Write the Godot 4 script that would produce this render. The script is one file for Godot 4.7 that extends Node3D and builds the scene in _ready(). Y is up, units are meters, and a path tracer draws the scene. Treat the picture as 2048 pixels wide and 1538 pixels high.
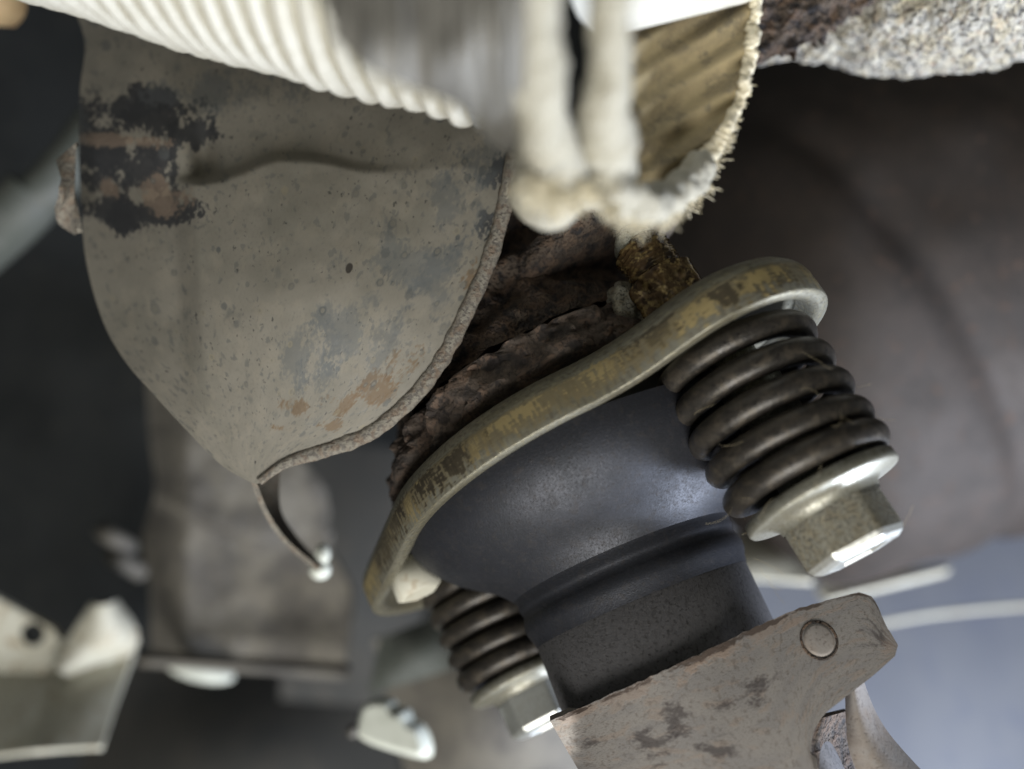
extends Node3D

# The underside of a car, close up: a spring-bolted exhaust joint between a heat shield, a torn
# corrugated hose and a muffler. Real size in metres. K is the tangent of one photo pixel.
const K := 5.387e-4
var M := {}
var taken := {}
var A: Vector3
var B: Vector3
var U: Vector3
var W: Vector3
var C: Vector3
var R: Vector3
var L: Vector3


# a photo pixel and a distance from the lens plane give a place under the car
func at(px: float, py: float, d: float) -> Vector3:
	return Vector3((px - 1024.0) * K * d, (769.0 - py) * K * d, -d)


func ss(a: float, b: float, x: float) -> float:
	return smoothstep(a, b, x)


# ---------------------------------------------------------------- shapes
class Shape:
	var st := SurfaceTool.new()

	func _init() -> void:
		st.begin(Mesh.PRIMITIVE_TRIANGLES)
		st.set_smooth_group(0)

	func group(n: int) -> void:
		st.set_smooth_group(n)

	func tri(a: Vector3, b: Vector3, c: Vector3, ua := Vector2.ZERO, ub := Vector2.ZERO, uc := Vector2.ZERO) -> void:
		if (b - a).cross(c - a).length_squared() < 1e-22:
			return
		st.set_uv(ua)
		st.add_vertex(a)
		st.set_uv(ub)
		st.add_vertex(b)
		st.set_uv(uc)
		st.add_vertex(c)

	func quad(a: Vector3, b: Vector3, c: Vector3, d: Vector3, ua := Vector2.ZERO, ub := Vector2.ZERO, uc := Vector2.ZERO, ud := Vector2.ZERO) -> void:
		tri(a, b, c, ua, ub, uc)
		tri(a, c, d, ua, uc, ud)

	# rows of points, all of the same length
	func grid(p: Array, wrap := false, flip := false) -> void:
		var m := p.size()
		var n: int = p[0].size()
		var last := n if wrap else n - 1
		for i in m - 1:
			for j in last:
				var k := (j + 1) % n
				var v0 := float(i) / (m - 1)
				var v1 := float(i + 1) / (m - 1)
				var u0 := float(j) / last
				var u1 := float(j + 1) / last
				if flip:
					quad(p[i][j], p[i + 1][j], p[i + 1][k], p[i][k], Vector2(u0, v0), Vector2(u0, v1), Vector2(u1, v1), Vector2(u1, v0))
				else:
					quad(p[i][j], p[i][k], p[i + 1][k], p[i + 1][j], Vector2(u0, v0), Vector2(u1, v0), Vector2(u1, v1), Vector2(u0, v1))

	func fan(ring: PackedVector3Array, flip := false) -> void:
		var c := Vector3.ZERO
		for p in ring:
			c += p / ring.size()
		for j in ring.size():
			var a := ring[j]
			var b := ring[(j + 1) % ring.size()]
			if flip:
				tri(c, b, a)
			else:
				tri(c, a, b)

	# a grid given a thickness away from the side it faces
	func thick(p: Array, t: float, flip := false) -> void:
		var m := p.size()
		var n: int = p[0].size()
		var q := []
		for i in m:
			var row := PackedVector3Array()
			for j in n:
				var du: Vector3 = p[i][mini(j + 1, n - 1)] - p[i][maxi(j - 1, 0)]
				var dv: Vector3 = p[mini(i + 1, m - 1)][j] - p[maxi(i - 1, 0)][j]
				row.append(p[i][j] - dv.cross(du).normalized() * (-t if flip else t))
			q.append(row)
		grid(p, false, flip)
		group(1)
		grid(q, false, not flip)
		group(2)
		var edge := PackedVector3Array()
		var back := PackedVector3Array()
		for j in n:
			edge.append(p[0][j])
			back.append(q[0][j])
		for i in range(1, m):
			edge.append(p[i][n - 1])
			back.append(q[i][n - 1])
		for j in range(n - 2, -1, -1):
			edge.append(p[m - 1][j])
			back.append(q[m - 1][j])
		for i in range(m - 2, 0, -1):
			edge.append(p[i][0])
			back.append(q[i][0])
		grid([edge, back], true)
		group(0)

	func tube(path: PackedVector3Array, radii: Array, seg := 12, caps := true, bumps: FastNoiseLite = null, amount := 0.0) -> void:
		var rows := []
		var n := path.size()
		var t0 := (path[1] - path[0]).normalized()
		var x := t0.cross(Vector3(0.31, 0.9, 0.3)).normalized()
		for i in n:
			var t := (path[mini(i + 1, n - 1)] - path[maxi(i - 1, 0)]).normalized()
			x = (x - t * x.dot(t)).normalized()
			var y := t.cross(x)
			var r: float = radii[i] if radii.size() == n else radii[0]
			var row := PackedVector3Array()
			for j in seg:
				var a := TAU * j / seg
				var e := x * cos(a) + y * sin(a)
				if bumps:
					row.append(path[i] + e * (r + amount * bumps.get_noise_3dv((path[i] + e * r) * 1000.0)))
				else:
					row.append(path[i] + e * r)
			rows.append(row)
		grid(rows, true)
		if caps:
			group(3)
			fan(rows[0], true)
			fan(rows[n - 1])
			group(0)

	# rings of a profile (radius, place along the axis) turned about an axis
	func lathe(o: Vector3, a: Vector3, x: Vector3, prof: Array, seg := 64, from := 0.0, to := TAU) -> void:
		var y := a.cross(x).normalized()
		var rows := []
		var full := to - from > TAU - 0.001
		for p in prof:
			var row := PackedVector3Array()
			for j in (seg if full else seg + 1):
				var f := from + (to - from) * j / seg
				row.append(o + a * p.y + (x * cos(f) + y * sin(f)) * p.x)
			rows.append(row)
		grid(rows, full)

	# an outline in two axes, lofted through (inset, height) pairs along the third, closed at both ends
	func loft(o: Vector3, x: Vector3, y: Vector3, z: Vector3, outline: PackedVector2Array, prof: Array, sharp := false, caps := true) -> void:
		var n := outline.size()
		var rows := []
		var flat := []
		for k in prof.size():
			var ring := PackedVector3Array()
			var ring2 := PackedVector2Array()
			for j in n:
				var d := (outline[(j + 1) % n] - outline[(j + n - 1) % n]).normalized()
				var q: Vector2 = outline[j] + Vector2(-d.y, d.x) * prof[k].x
				ring2.append(q)
				ring.append(o + x * q.x + y * q.y + z * prof[k].y)
			rows.append(ring)
			flat.append(ring2)
		group(-1 if sharp else 0)
		grid(rows, true)
		if caps:
			group(-1)
			for k in [0, prof.size() - 1]:
				var id := Geometry2D.triangulate_polygon(flat[k])
				for t in range(0, id.size(), 3):
					if k == 0:
						tri(rows[k][id[t]], rows[k][id[t + 1]], rows[k][id[t + 2]])
					else:
						tri(rows[k][id[t]], rows[k][id[t + 2]], rows[k][id[t + 1]])
		group(0)

	func ball(o: Vector3, b: Basis, seg := 24, bumps: FastNoiseLite = null, amount := 0.0) -> void:
		var rows := []
		for i in seg + 1:
			var row := PackedVector3Array()
			var f := PI * i / seg
			for j in seg * 2:
				var g := TAU * j / (seg * 2)
				var v := Vector3(sin(f) * cos(g), cos(f), sin(f) * sin(g))
				var q := o + b * v
				if bumps:
					q += (b * v).normalized() * bumps.get_noise_3dv(q * 1000.0) * amount
				row.append(q)
			rows.append(row)
		grid(rows, true)

	func done() -> ArrayMesh:
		st.generate_normals()
		st.index()
		return st.commit()


# a curve through points, n samples evenly spaced along it
func smooth_line(pts: Array, n: int) -> PackedVector2Array:
	var fine := PackedVector2Array()
	for i in pts.size() - 1:
		var a: Vector2 = pts[maxi(i - 1, 0)]
		var b: Vector2 = pts[i]
		var c: Vector2 = pts[i + 1]
		var d: Vector2 = pts[mini(i + 2, pts.size() - 1)]
		for k in 12:
			fine.append(b.cubic_interpolate(c, a, d, k / 12.0))
	fine.append(pts[-1])
	var run := PackedFloat32Array([0.0])
	for i in range(1, fine.size()):
		run.append(run[i - 1] + fine[i].distance_to(fine[i - 1]))
	var out := PackedVector2Array()
	var k := 0
	for i in n:
		var s := run[-1] * i / (n - 1)
		while k < fine.size() - 2 and run[k + 1] < s:
			k += 1
		out.append(fine[k].lerp(fine[k + 1], clampf((s - run[k]) / maxf(run[k + 1] - run[k], 1e-9), 0, 1)))
	return out


func line3(pts: Array, n: int) -> PackedVector3Array:
	var out := PackedVector3Array()
	for i in n:
		var f := float(i) / (n - 1) * (pts.size() - 1)
		var k := mini(int(f), pts.size() - 2)
		out.append(pts[k].cubic_interpolate(pts[k + 1], pts[maxi(k - 1, 0)], pts[mini(k + 2, pts.size() - 1)], f - k))
	return out


# a sheet between two edges; depth gives its distance at (u, v, px, py)
func sheet(left: Array, right: Array, rows: int, cols: int, depth: Callable) -> Array:
	var l := smooth_line(left, rows)
	var r := smooth_line(right, rows)
	var out := []
	for i in rows:
		var row := PackedVector3Array()
		for j in cols:
			var u := float(j) / (cols - 1)
			var p := l[i].lerp(r[i], u)
			row.append(at(p.x, p.y, depth.call(u, float(i) / (rows - 1), p.x, p.y)))
		out.append(row)
	return out


func noise(f: float, s: int, kind := FastNoiseLite.TYPE_SIMPLEX_SMOOTH, octaves := 3) -> FastNoiseLite:
	var n := FastNoiseLite.new()
	n.noise_type = kind
	n.frequency = f
	n.seed = s
	n.fractal_octaves = octaves
	return n


# ---------------------------------------------------------------- materials
# Layers: [kind, cells per tile, low, high, colour, amount, height, roughness change, stretch]
# kind s = smooth noise, c = cells, r = ridges. Blots: [u, v, half width, half height, raggedness, colour, amount, height]
func make(called: String, base: Color, layers: Array, o := {}) -> StandardMaterial3D:
	var n: int = o.get("size", 384)
	var px := n * n
	var r := PackedFloat32Array()
	var g := PackedFloat32Array()
	var b := PackedFloat32Array()
	var h := PackedFloat32Array()
	var q := PackedFloat32Array()
	for a in [r, g, b, h, q]:
		a.resize(px)
	r.fill(base.r)
	g.fill(base.g)
	b.fill(base.b)
	h.fill(0.5)
	q.fill(o.get("rough", 0.7))
	var sd: int = hash(called) % 1000
	for l in layers:
		sd += 17
		var fn := FastNoiseLite.new()
		fn.seed = sd
		fn.noise_type = FastNoiseLite.TYPE_CELLULAR if l[0] == "c" else FastNoiseLite.TYPE_SIMPLEX_SMOOTH
		fn.fractal_type = FastNoiseLite.FRACTAL_RIDGED if l[0] == "r" else FastNoiseLite.FRACTAL_FBM
		fn.fractal_octaves = 2 if l[0] == "c" else 4
		fn.frequency = l[1] / float(n)
		var stretch: float = l[8] if l.size() > 8 else 1.0
		var im: Image = fn.get_seamless_image(n, int(n / stretch)) if stretch >= 1.0 else fn.get_seamless_image(int(n * stretch), n)
		if stretch != 1.0:
			im.resize(n, n, Image.INTERPOLATE_BILINEAR)
		var data := im.get_data()
		var lo: float = l[2] * 255.0
		var k: float = 1.0 / maxf((l[3] - l[2]) * 255.0, 0.001)
		var c: Color = l[4]
		var amt: float = l[5]
		var hh: float = l[6]
		var rr: float = l[7]
		for i in px:
			var t := (data[i] - lo) * k
			if t <= 0.0:
				continue
			t = minf(t, 1.0)
			h[i] += t * hh
			q[i] += t * rr
			t *= amt
			r[i] += (c.r - r[i]) * t
			g[i] += (c.g - g[i]) * t
			b[i] += (c.b - b[i]) * t
	if o.has("blots"):
		var ragged := noise(9.0 / n, 5, FastNoiseLite.TYPE_SIMPLEX_SMOOTH, 6).get_seamless_image(n, n).get_data()
		var grain := noise(70.0 / n, 6, FastNoiseLite.TYPE_SIMPLEX_SMOOTH, 3).get_seamless_image(n, n).get_data()
		var streaked := noise(230.0 / n, 7).get_seamless_image(n, int(n / 16.0))
		streaked.resize(n, n, Image.INTERPOLATE_BILINEAR)
		var streak := streaked.get_data()
		for s in o.blots:
			var x0 := int((s[0] - s[2] * 1.7) * n)
			var x1 := int((s[0] + s[2] * 1.7) * n)
			var y0 := maxi(int((s[1] - s[3] * 1.7) * n), 0)
			var y1 := mini(int((s[1] + s[3] * 1.7) * n), n)
			var sc: Color = s[5]
			var sharp: float = s[8] if s.size() > 8 else 4.0
			var torn := streak if s.size() > 9 else ragged
			for y in range(y0, y1):
				for xx in range(x0, x1):
					var x := posmod(xx, n)
					var dx: float = (float(xx) / n - s[0]) / s[2]
					var dy: float = (float(y) / n - s[1]) / s[3]
					var i := y * n + x
					var t: float = (1.0 - sqrt(dx * dx + dy * dy)) + (torn[i] / 255.0 - 0.5) * s[4] + (grain[i] / 255.0 - 0.5) * s[4] * 0.45
					t = clampf(t * sharp, 0.0, 1.0)
					h[i] += t * s[7]
					t *= s[6]
					r[i] += (sc.r - r[i]) * t
					g[i] += (sc.g - g[i]) * t
					b[i] += (sc.b - b[i]) * t
	var bytes := PackedByteArray()
	bytes.resize(px * 3)
	var hb := PackedByteArray()
	hb.resize(px)
	var qb := PackedByteArray()
	qb.resize(px)
	for i in px:
		bytes[i * 3] = int(clampf(r[i], 0, 1) * 255.0)
		bytes[i * 3 + 1] = int(clampf(g[i], 0, 1) * 255.0)
		bytes[i * 3 + 2] = int(clampf(b[i], 0, 1) * 255.0)
		hb[i] = int(clampf(h[i], 0, 1) * 255.0)
		qb[i] = int(clampf(q[i], 0.04, 1) * 255.0)
	var m := StandardMaterial3D.new()
	m.resource_name = called
	m.albedo_texture = ImageTexture.create_from_image(Image.create_from_data(n, n, false, Image.FORMAT_RGB8, bytes))
	m.roughness_texture = ImageTexture.create_from_image(Image.create_from_data(n, n, false, Image.FORMAT_L8, qb))
	m.roughness = 1.0
	m.metallic = o.get("metal", 0.0)
	m.metallic_specular = o.get("spec", 0.5)
	if o.get("bump", 0.0) > 0.0:
		m.heightmap_enabled = true
		m.heightmap_texture = ImageTexture.create_from_image(Image.create_from_data(n, n, false, Image.FORMAT_L8, hb))
		m.heightmap_scale = o.bump
	if o.has("uv"):
		m.uv1_scale = Vector3(o.uv.x, o.uv.y, 1)
	else:
		m.uv1_triplanar = true
		m.uv1_scale = Vector3.ONE * o.get("tile", 25.0)
	if o.has("back"):
		m.backlight_enabled = true
		m.backlight = o.back
	M[called] = m
	return m


func plain(called: String, c: Color, rough: float, metal := 0.0) -> void:
	var m := StandardMaterial3D.new()
	m.resource_name = called
	m.albedo_color = c
	m.roughness = rough
	m.metallic = metal
	M[called] = m


func rgb(r: int, g: int, b: int) -> Color:
	return Color(r / 255.0, g / 255.0, b / 255.0)


# ---------------------------------------------------------------- objects
func numbered(called: String) -> String:
	var n: int = taken.get(called, -1) + 1
	taken[called] = n
	return called if n == 0 else "%s_%03d" % [called, n]


func thing(called: String, label: String, category: String, where: Vector3, group := "") -> Node3D:
	var o := Node3D.new()
	o.name = numbered(called)
	add_child(o)
	o.position = where
	o.set_meta("label", label)
	o.set_meta("category", category)
	if group:
		o.set_meta("group", group)
	return o


# commits a shape as one named mesh under a parent that only moves, never turns
func part(called: String, s: Shape, m: String, parent: Node3D, label := "") -> MeshInstance3D:
	var o := MeshInstance3D.new()
	o.name = called
	o.mesh = s.done()
	o.material_override = M[m]
	parent.add_child(o, true)
	o.position = -offset(parent)
	if label:
		o.set_meta("label", label)
	return o


func offset(o: Node3D) -> Vector3:
	var p := Vector3.ZERO
	var k: Node = o
	while k != self:
		p += k.position
		k = k.get_parent()
	return p


func J(u: float, w: float, s: float) -> Vector3:
	return C + U * u + W * w + A * s


func _ready() -> void:
	# --- camera, surroundings, lights
	var cam := Camera3D.new()
	cam.name = "camera"
	add_child(cam)
	cam.fov = 45.0
	var lens := CameraAttributesPhysical.new()
	lens.frustum_focal_length = 28.97
	lens.frustum_focus_distance = 0.161
	lens.frustum_near = 0.004
	lens.frustum_far = 20.0
	lens.exposure_aperture = 5.7
	cam.attributes = lens
	cam.current = true

	var env := Environment.new()
	env.background_mode = Environment.BG_COLOR
	env.background_color = Color(0.3, 0.305, 0.295)
	env.tonemap_mode = Environment.TONE_MAPPER_LINEAR
	env.tonemap_exposure = 1.0
	env.sdfgi_enabled = true
	env.ssao_enabled = true
	env.ssil_enabled = true
	var we := WorldEnvironment.new()
	we.name = "world_environment"
	we.environment = env
	add_child(we)

	materials()
	unseen_lamp("unseen_lamp", "warm white unseen lamp out of view, lighting the parts from below and in front", Vector3(0.06, -0.48, 0.26), Vector3(0.0, 0.0, -0.22), 0.4, 0.5, Color(1.0, 0.99, 0.96))  # out of view; placed to light shield, hose and joint from below
	unseen_lamp("unseen_side_lamp", "cool white unseen lamp out of view at low right, lighting the bell, bolts and floor panel", Vector3(0.29, -0.22, -0.16), Vector3(0.05, -0.03, -0.22), 0.09, 0.22, Color(0.89, 0.93, 1.0))  # out of view; placed for the cool highlights on bell and bolts

	# --- the joint's own axes: A along the pipe, U from bolt to bolt, W across, towards the lens
	A = Vector3(0.423, -0.816, 0.394).normalized()
	R = at(1465, 715, 0.16)
	var ld := at(962, 1155, 1.0)
	L = ld * (A.dot(R) / A.dot(ld))
	C = (R + L) / 2.0
	U = (R - L).normalized()
	W = A.cross(U).normalized()
	if W.z < 0:
		W = -W
	# the lower pipe leans a little in its ball seat
	B = (A - U * 0.11).normalized()

	background()
	muffler()
	heat_shield()
	upstream()
	joint()
	clamp_bracket()
	crusted_pipe()
	hose()


func unseen_lamp(called: String, label: String, p: Vector3, aim: Vector3, size: float, energy: float, c: Color) -> void:  # an unseen lamp: housing, glowing lens and area light, all out of view
	var o := thing(called, label, "lamp", p)
	o.look_at_from_position(p, aim, Vector3(0.1, 0.2, 1.0).normalized())
	var body := MeshInstance3D.new()
	body.name = "housing"
	var bm := BoxMesh.new()
	bm.size = Vector3(size + 0.012, size + 0.012, 0.02)
	body.mesh = bm
	body.material_override = M["black_plastic"]
	body.position = Vector3(0, 0, 0.0125)
	o.add_child(body)
	var face := MeshInstance3D.new()
	face.name = "lamp_lens"
	var fm := BoxMesh.new()
	fm.size = Vector3(size, size, 0.002)
	face.mesh = fm
	var glow := StandardMaterial3D.new()
	glow.albedo_color = Color(0.8, 0.8, 0.8)
	glow.emission_enabled = true
	glow.emission = c
	glow.emission_energy_multiplier = 0.8
	face.material_override = glow
	face.position = Vector3(0, 0, 0.0012)
	o.add_child(face)
	var l := AreaLight3D.new()
	l.name = "lamp_light"
	l.area_size = Vector2(size, size)
	l.area_normalize_energy = true
	l.light_energy = energy
	l.light_color = c
	l.shadow_enabled = true
	l.position = Vector3(0, 0, -0.001)
	o.add_child(l)


func materials() -> void:
	var k := Color.BLACK
	# heat shield: taupe primer with dark scuffs, pits and a few rust stains
	make("shield_steel", rgb(131, 127, 118), [
		["s", 5, 0.45, 0.75, rgb(122, 119, 110), 0.6, 0.0, 0.0],
		["s", 14, 0.55, 0.7, rgb(142, 136, 124), 0.4, 0.0, 0.05],
		["c", 26, 0.72, 0.95, rgb(96, 98, 95), 0.5, -0.05, -0.1],
		["s", 34, 0.7, 0.78, rgb(96, 97, 95), 0.55, -0.1, -0.1],
		["s", 90, 0.55, 0.85, rgb(112, 108, 100), 0.3, -0.05, 0.0],
		["s", 50, 0.8, 0.86, rgb(64, 64, 62), 0.7, -0.2, -0.1],
	], {"size": 1024, "rough": 0.62, "bump": 0.012, "uv": Vector2(1, 1), "blots": shield_blots()})
	make("shield_edge", rgb(140, 136, 126), [
		["s", 30, 0.5, 0.62, rgb(84, 80, 78), 0.7, -0.3, 0.1],
		["s", 12, 0.55, 0.7, rgb(120, 96, 78), 0.5, 0.1, 0.1],
		["s", 70, 0.5, 0.8, rgb(140, 134, 128), 0.6, 0.3, 0.0],
	], {"rough": 0.8, "bump": 0.025, "tile": 30.0})
	# yellow-zinc flange with fine shear marks running across its edge
	make("zinc_flange", rgb(128, 126, 114), [
		["s", 8, 0.45, 0.7, rgb(112, 108, 92), 0.8, 0.0, 0.0],
		["s", 240, 0.5, 0.8, rgb(156, 146, 116), 0.5, 0.3, -0.08, 14.0],
		["s", 200, 0.55, 0.75, rgb(84, 79, 68), 0.5, -0.3, 0.1, 12.0],
		["s", 60, 0.6, 0.7, rgb(86, 82, 72), 0.4, 0.0, 0.1],
	], {"size": 1024, "rough": 0.5, "metal": 0.5, "bump": 0.008, "uv": Vector2(1, 1), "blots": flange_blots()})
	make("bell_steel", rgb(50, 52, 59), [
		["s", 5, 0.4, 0.7, rgb(42, 44, 50), 0.8, 0.0, 0.05],
		["s", 40, 0.55, 0.8, rgb(78, 79, 86), 0.4, 0.12, -0.06],
		["s", 80, 0.6, 0.75, rgb(36, 34, 35), 0.5, -0.2, 0.15],
		["s", 16, 0.66, 0.74, rgb(70, 62, 56), 0.25, 0.1, 0.1],
		["s", 130, 0.5, 0.8, rgb(70, 71, 78), 0.15, 0.1, 0.0],
	], {"size": 512, "rough": 0.5, "metal": 0.5, "bump": 0.008, "tile": 25.0})
	make("sleeve_steel", rgb(92, 91, 94), [
		["s", 20, 0.4, 0.7, rgb(80, 79, 81), 0.7, 0.0, 0.05],
		["s", 70, 0.5, 0.7, rgb(106, 102, 100), 0.5, 0.3, 0.0],
		["s", 34, 0.66, 0.72, rgb(40, 38, 38), 0.7, -0.3, 0.1],
	], {"rough": 0.78, "metal": 0.2, "bump": 0.008, "tile": 30.0})
	make("spring_steel", rgb(54, 51, 48), [
		["s", 10, 0.5, 0.7, rgb(94, 85, 72), 0.6, 0.05, 0.12],
		["s", 60, 0.6, 0.75, rgb(104, 96, 84), 0.4, 0.2, 0.2],
		["s", 26, 0.6, 0.75, rgb(34, 32, 32), 0.6, 0.0, -0.1],
	], {"size": 512, "rough": 0.34, "metal": 0.35, "bump": 0.012, "tile": 30.0})
	make("zinc_bolt", rgb(188, 190, 180), [
		["s", 12, 0.4, 0.7, rgb(150, 146, 122), 0.7, 0.0, 0.1],
		["s", 60, 0.58, 0.68, rgb(84, 82, 78), 0.7, -0.2, 0.25],
		["s", 26, 0.6, 0.75, rgb(120, 116, 104), 0.5, 0.0, 0.1],
	], {"rough": 0.36, "metal": 0.8, "bump": 0.008, "tile": 40.0})
	make("collar_zinc", rgb(152, 151, 142), [
		["s", 10, 0.45, 0.7, rgb(128, 125, 110), 0.7, 0.0, 0.1],
		["s", 40, 0.58, 0.7, rgb(84, 80, 68), 0.7, -0.2, 0.2],
		["s", 90, 0.6, 0.75, rgb(190, 188, 172), 0.5, 0.1, -0.1],
	], {"rough": 0.4, "metal": 0.5, "bump": 0.01, "tile": 40.0})
	make("bright_zinc", rgb(206, 208, 204), [
		["s", 10, 0.5, 0.75, rgb(176, 176, 168), 0.6, 0.0, 0.1],
		["s", 50, 0.66, 0.74, rgb(110, 108, 102), 0.6, -0.1, 0.2],
	], {"size": 256, "rough": 0.3, "metal": 0.65, "bump": 0.004, "tile": 40.0})
	make("bolt_grime", rgb(176, 174, 162), [
		["s", 14, 0.45, 0.6, rgb(164, 150, 122), 0.6, 0.0, 0.0],
		["s", 46, 0.55, 0.64, rgb(62, 62, 62), 0.8, -0.3, 0.15],
		["s", 100, 0.5, 0.7, rgb(170, 164, 146), 0.5, 0.3, 0.0],
	], {"rough": 0.42, "metal": 0.3, "bump": 0.015, "tile": 36.0})
	make("heavy_rust", rgb(90, 80, 71), [  # real rust; also the painted shade of the clamp recess and rivet gap
		["s", 8, 0.42, 0.62, rgb(112, 90, 74), 0.8, 0.15, 0.0],
		["s", 12, 0.55, 0.66, rgb(36, 36, 40), 0.9, -0.25, 0.0],
		["c", 22, 0.6, 0.9, rgb(112, 84, 64), 0.5, 0.3, 0.0],
		["s", 50, 0.55, 0.7, rgb(46, 38, 36), 0.7, -0.3, 0.0],
	], {"size": 512, "rough": 0.88, "bump": 0.12, "tile": 22.0})
	make("collar_rust", rgb(108, 96, 87), [
		["s", 7, 0.5, 0.68, rgb(84, 76, 71), 0.8, 0.0, 0.0],
		["s", 8, 0.56, 0.66, rgb(134, 110, 94), 0.8, 0.35, 0.0],
		["s", 6, 0.6, 0.68, rgb(40, 38, 40), 0.8, -0.3, 0.0],
		["s", 40, 0.58, 0.7, rgb(58, 52, 50), 0.6, -0.2, 0.0],
	], {"rough": 0.85, "bump": 0.06, "tile": 25.0})
	make("nut_rust", rgb(104, 82, 54), [
		["s", 10, 0.48, 0.58, rgb(40, 30, 24), 0.9, -0.2, 0.0],
		["s", 18, 0.6, 0.66, rgb(190, 168, 112), 0.8, 0.2, -0.25],
		["s", 40, 0.62, 0.72, rgb(60, 44, 30), 0.7, -0.2, 0.0],
	], {"size": 256, "rough": 0.24, "metal": 0.35, "bump": 0.02, "tile": 24.0})
	make("pink_rust", rgb(160, 150, 142), [
		["s", 5, 0.42, 0.66, rgb(164, 160, 158), 0.8, 0.0, 0.0],
		["s", 9, 0.6, 0.75, rgb(152, 136, 122), 0.6, 0.05, 0.0],
		["s", 4, 0.56, 0.74, rgb(118, 108, 100), 0.7, 0.0, 0.0],
		["s", 10, 0.66, 0.9, rgb(112, 102, 96), 0.6, -0.1, 0.0],
		["s", 110, 0.55, 0.85, rgb(128, 118, 112), 0.35, -0.15, 0.0],
		["s", 9, 0.78, 0.9, rgb(60, 55, 55), 0.85, 0.05, 0.0],
		["s", 60, 0.74, 0.84, rgb(84, 76, 72), 0.6, -0.2, 0.0],
	], {"size": 512, "rough": 0.72, "bump": 0.02, "tile": 16.0})
	make("clamp_steel", rgb(156, 151, 147), [
		["s", 6, 0.42, 0.66, rgb(148, 144, 142), 0.8, 0.0, -0.05],
		["s", 9, 0.6, 0.75, rgb(162, 146, 134), 0.5, 0.05, 0.0],
		["s", 50, 0.6, 0.8, rgb(120, 111, 105), 0.5, -0.15, 0.0, 3.0],
		["s", 120, 0.6, 0.8, rgb(100, 92, 88), 0.45, -0.2, 0.0],
	], {"size": 768, "rough": 0.6, "metal": 0.15, "bump": 0.014, "uv": Vector2(1, 1), "blots": clamp_blots()})
	make("muffler_steel", rgb(60, 53, 49), [
		["s", 6, 0.4, 0.7, rgb(51, 46, 43), 0.8, 0.0, 0.05],
		["s", 17, 0.73, 0.82, rgb(108, 84, 70), 0.6, 0.1, 0.2],
		["s", 60, 0.68, 0.76, rgb(38, 35, 35), 0.7, -0.2, 0.1],
	], {"size": 512, "rough": 0.72, "metal": 0.1, "bump": 0.02, "tile": 8.0})
	make("white_crust", rgb(188, 186, 178), [
		["s", 8, 0.5, 0.7, rgb(200, 186, 152), 0.6, 0.1, 0.0],
		["c", 16, 0.0, 0.25, rgb(80, 80, 84), 0.0, 0.45, 0.0],
		["r", 7, 0.74, 0.86, rgb(62, 62, 66), 0.9, -0.6, 0.0],
		["s", 26, 0.64, 0.71, rgb(84, 84, 88), 0.8, -0.5, 0.0],
		["s", 70, 0.6, 0.7, rgb(120, 118, 116), 0.6, -0.2, 0.0],
		["s", 20, 0.7, 0.78, rgb(168, 138, 112), 0.7, 0.2, 0.0],
	], {"size": 512, "rough": 0.85, "bump": 0.16, "tile": 22.0})
	# the hose: pale aluminium and glass-fibre outside, brown card lining
	make("hose_foil", rgb(218, 216, 206), [
		["s", 8, 0.5, 0.75, rgb(200, 197, 184), 0.6, 0.0, 0.05],
		["s", 60, 0.6, 0.8, rgb(168, 164, 150), 0.4, -0.1, 0.1],
	], {"rough": 0.6, "metal": 0.15, "bump": 0.02, "tile": 20.0})
	make("hose_fold", rgb(176, 172, 158), [
		["s", 8, 0.5, 0.75, rgb(160, 155, 138), 0.6, 0.0, 0.05],
		["s", 60, 0.55, 0.75, rgb(132, 128, 114), 0.5, -0.3, 0.0],
	], {"rough": 0.85, "bump": 0.05, "tile": 24.0})
	make("hose_band", rgb(128, 126, 120), [
		["s", 6, 0.45, 0.7, rgb(92, 90, 86), 0.8, 0.0, 0.0, 10.0],
		["s", 40, 0.55, 0.75, rgb(84, 82, 78), 0.5, -0.1, 0.0, 10.0],
	], {"rough": 0.6, "metal": 0.3, "bump": 0.01, "tile": 20.0})
	make("hose_lining", rgb(156, 142, 110), [
		["s", 5, 0.5, 0.72, rgb(112, 102, 84), 0.8, 0.0, 0.0],
		["s", 9, 0.6, 0.74, rgb(84, 80, 72), 0.7, 0.0, 0.0],
		["s", 80, 0.5, 0.8, rgb(176, 160, 120), 0.5, 0.15, 0.0],
	], {"rough": 0.9, "bump": 0.02, "tile": 20.0})
	make("fibre", rgb(222, 214, 192), [["s", 30, 0.5, 0.7, rgb(196, 184, 150), 0.6, 0.2, 0.0]], {"size": 128, "rough": 0.9, "bump": 0.03, "tile": 40.0, "back": Color(0.25, 0.24, 0.2)})
	make("dark_casing", rgb(116, 112, 104), [
		["s", 5, 0.45, 0.7, rgb(78, 76, 74), 0.7, 0.0, 0.0],
		["s", 14, 0.6, 0.72, rgb(84, 82, 80), 0.5, -0.05, 0.0],
		["s", 24, 0.66, 0.74, rgb(120, 114, 106), 0.5, 0.1, 0.0],
	], {"rough": 0.75, "bump": 0.02, "tile": 7.0})
	make("underbody_coat", rgb(52, 55, 57), [
		["s", 4, 0.45, 0.7, rgb(44, 47, 49), 0.8, 0.0, 0.0],
		["s", 16, 0.6, 0.72, rgb(66, 67, 66), 0.6, 0.1, 0.0],
	], {"size": 256, "rough": 0.9, "bump": 0.05, "tile": 3.0})
	make("murky_sheet", rgb(72, 71, 68), [
		["s", 5, 0.4, 0.7, rgb(60, 61, 60), 0.8, 0.0, 0.0],
		["s", 12, 0.6, 0.75, rgb(88, 83, 76), 0.5, 0.0, 0.0],
	], {"size": 256, "rough": 0.85, "bump": 0.02, "tile": 4.0})
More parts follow.
